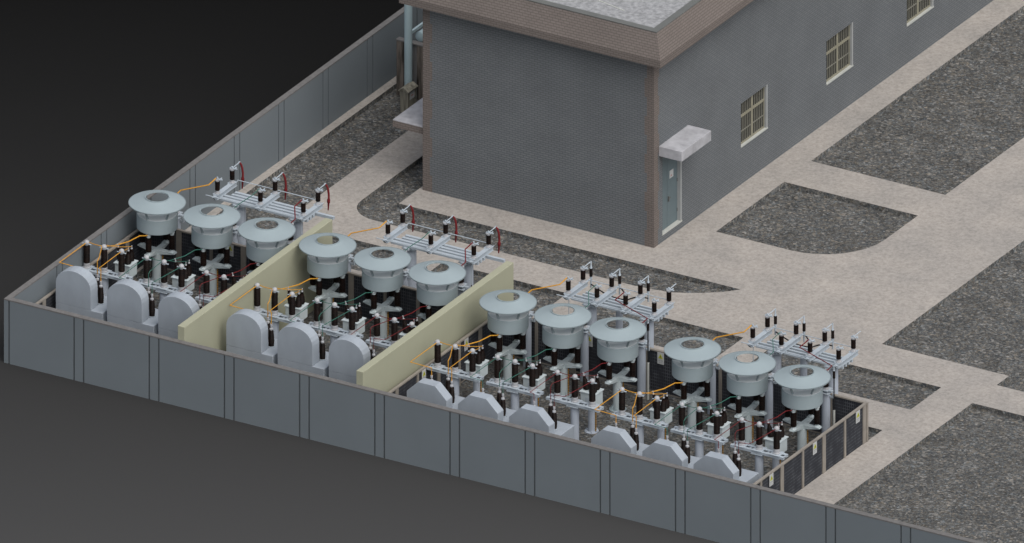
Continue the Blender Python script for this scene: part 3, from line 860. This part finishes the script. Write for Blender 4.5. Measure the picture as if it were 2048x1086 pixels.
# side canopy on the left wall
o = bp(MB().box(BX0 - 1.22, BX0 - .006, BY0 + .10, BY0 + 3.2, 2.44, 2.47), 'side_canopy', M['concrete'])
bp(MB().box(BX0 - 1.225, BX0 - .006, BY0 + .095, BY0 + 3.205, 2.20, 2.437), 'canopy_fascia', M['brick_brown'])

# ------------------------------------------------------------------ things between the left wall and the building
scr = empty('screen_wall', (.75, 24.65, 0), 'low rust-stained panel wall standing across the gravel behind the pale mast', 'wall')
for k, x in enumerate((0, .78, 1.56, 2.34)):
    MB().box(x, x + .26, -.09, .09, .02, 2.02).build('post', M['stained'], scr)
for x in (.26, 1.04, 1.82):
    MB().box(x + .002, x + .518, -.04, .04, .02, 1.97).build('panel', M['panelgrey'], scr)
MB().box(-.02, 2.62, -.11, .11, 2.022, 2.07).build('coping', M['wallcoping'], scr)

mast = empty('steel_mast', (1.36, 24.30, 0), 'tall pale blue tubular mast beside the brick building and left boundary wall', 'mast')
MB().cyl((0,0,.02), .135, 5.6, 24).build('pole', M['bluecol'], mast, True)
MB().lathe([(0,.02),(.26,.02),(.26,.05),(0,.05)], seg=20).build('base_flange', M['bluecol'], mast, True)
MB().box(-.04, .04, .13, 2.4, 2.44, 2.54).build('arm', M['bluecol'], mast)

con = empty('oil_tank', (1.42, 24.95, 0), 'pale blue horizontal cylinder tank behind the rust-stained panel wall', 'tank')
MB().lathe([(0,-.02),(.10,-.015),(.17,0),(.17,2.0),(.10,2.015),(0,2.02)], (0,0,2.15), 24, Matrix.Rotation(R(-90), 4, 'X')).build('drum', M['bluecol'], con, True)
MB().lathe([(0,0),(.185,0),(.185,.03),(0,.03)], (0,.03,2.15), 24, Matrix.Rotation(R(-90), 4, 'X')).build('end_flange', M['bluecol'], con, True)
for y in (.5, 1.6): MB().box(-.12, .12, y - .06, y + .06, .02, 2.0).build('leg', M['bluecol'], con)

cab = empty('control_cabinet', (1.54, 23.46, 0), 'weathered olive cabinet with pitched lid on gravel below the mast', 'cabinet')
MB().box(0, .30, 0, .54, .02, .80).build('body', M['cabinet'], cab)
l = MB(); l.prism_y([(-.05, .802), (.35, .802), (.35, .83), (.15, .95), (-.05, .83)], -.05, .59); l.build('lid', M['cabinet'], cab)
MB().box(.301, .307, .12, .42, .48, .74).build('notice', M['white_sign'], cab)
MB().box(.3075, .309, .20, .34, .58, .63).build('notice_print', M['redmark'], cab)
MB().box(.3005, .325, .44, .47, .40, .52).build('handle', M['coping_grey'], cab)

# ------------------------------------------------------------------ light, sky, camera
w = bpy.data.worlds.new('World'); scene.world = w; w.use_nodes = True
nt = w.node_tree; bg = nt.nodes['Background']
sky = nt.nodes.new('ShaderNodeTexSky'); sky.sky_type = 'NISHITA'; sky.sun_disc = False
EL, AZ = 54, 119           # azimuth of the sun, counter-clockwise from +Y... measured as compass heading from +Y to +X
sky.sun_elevation = R(EL); sky.sun_rotation = R(AZ); sky.dust_density = 3; sky.air_density = 1.0; sky.ozone_density = 1
hs = nt.nodes.new('ShaderNodeHueSaturation'); hs.inputs['Saturation'].default_value = 0.35
nt.links.new(sky.outputs[0], hs.inputs['Color']); nt.links.new(hs.outputs[0], bg.inputs['Color'])
bg.inputs['Strength'].default_value = 0.105
sun = bpy.data.lights.new('sun', 'SUN'); sun.energy = 1.5; sun.angle = R(60); sun.color = (1, .97, .93)
so = bpy.data.objects.new('sun', sun); col.objects.link(so)
d = Vector((math.sin(R(AZ)) * math.cos(R(EL)), math.cos(R(AZ)) * math.cos(R(EL)), math.sin(R(EL))))
so.rotation_euler = d.to_track_quat('Z', 'Y').to_euler(); so.location = (20, -10, 30)

cam = bpy.data.cameras.new('camera'); cam.type = 'ORTHO'; cam.ortho_scale = 2048 / PPM
cam.clip_start = .5; cam.clip_end = 600
co = bpy.data.objects.new('camera', cam); col.objects.link(co); scene.camera = co
cx, cy = P(1024, 543, 0)
f = Vector((-SP * COSE, CP * COSE, -SINE))
co.location = Vector((cx, cy, 0)) - f * 90
co.rotation_euler = (-f).to_track_quat('Z', 'Y').to_euler()

scene.view_settings.view_transform = 'Standard'; scene.view_settings.look = 'None'
scene.view_settings.exposure = 0.38; scene.view_settings.gamma = 1
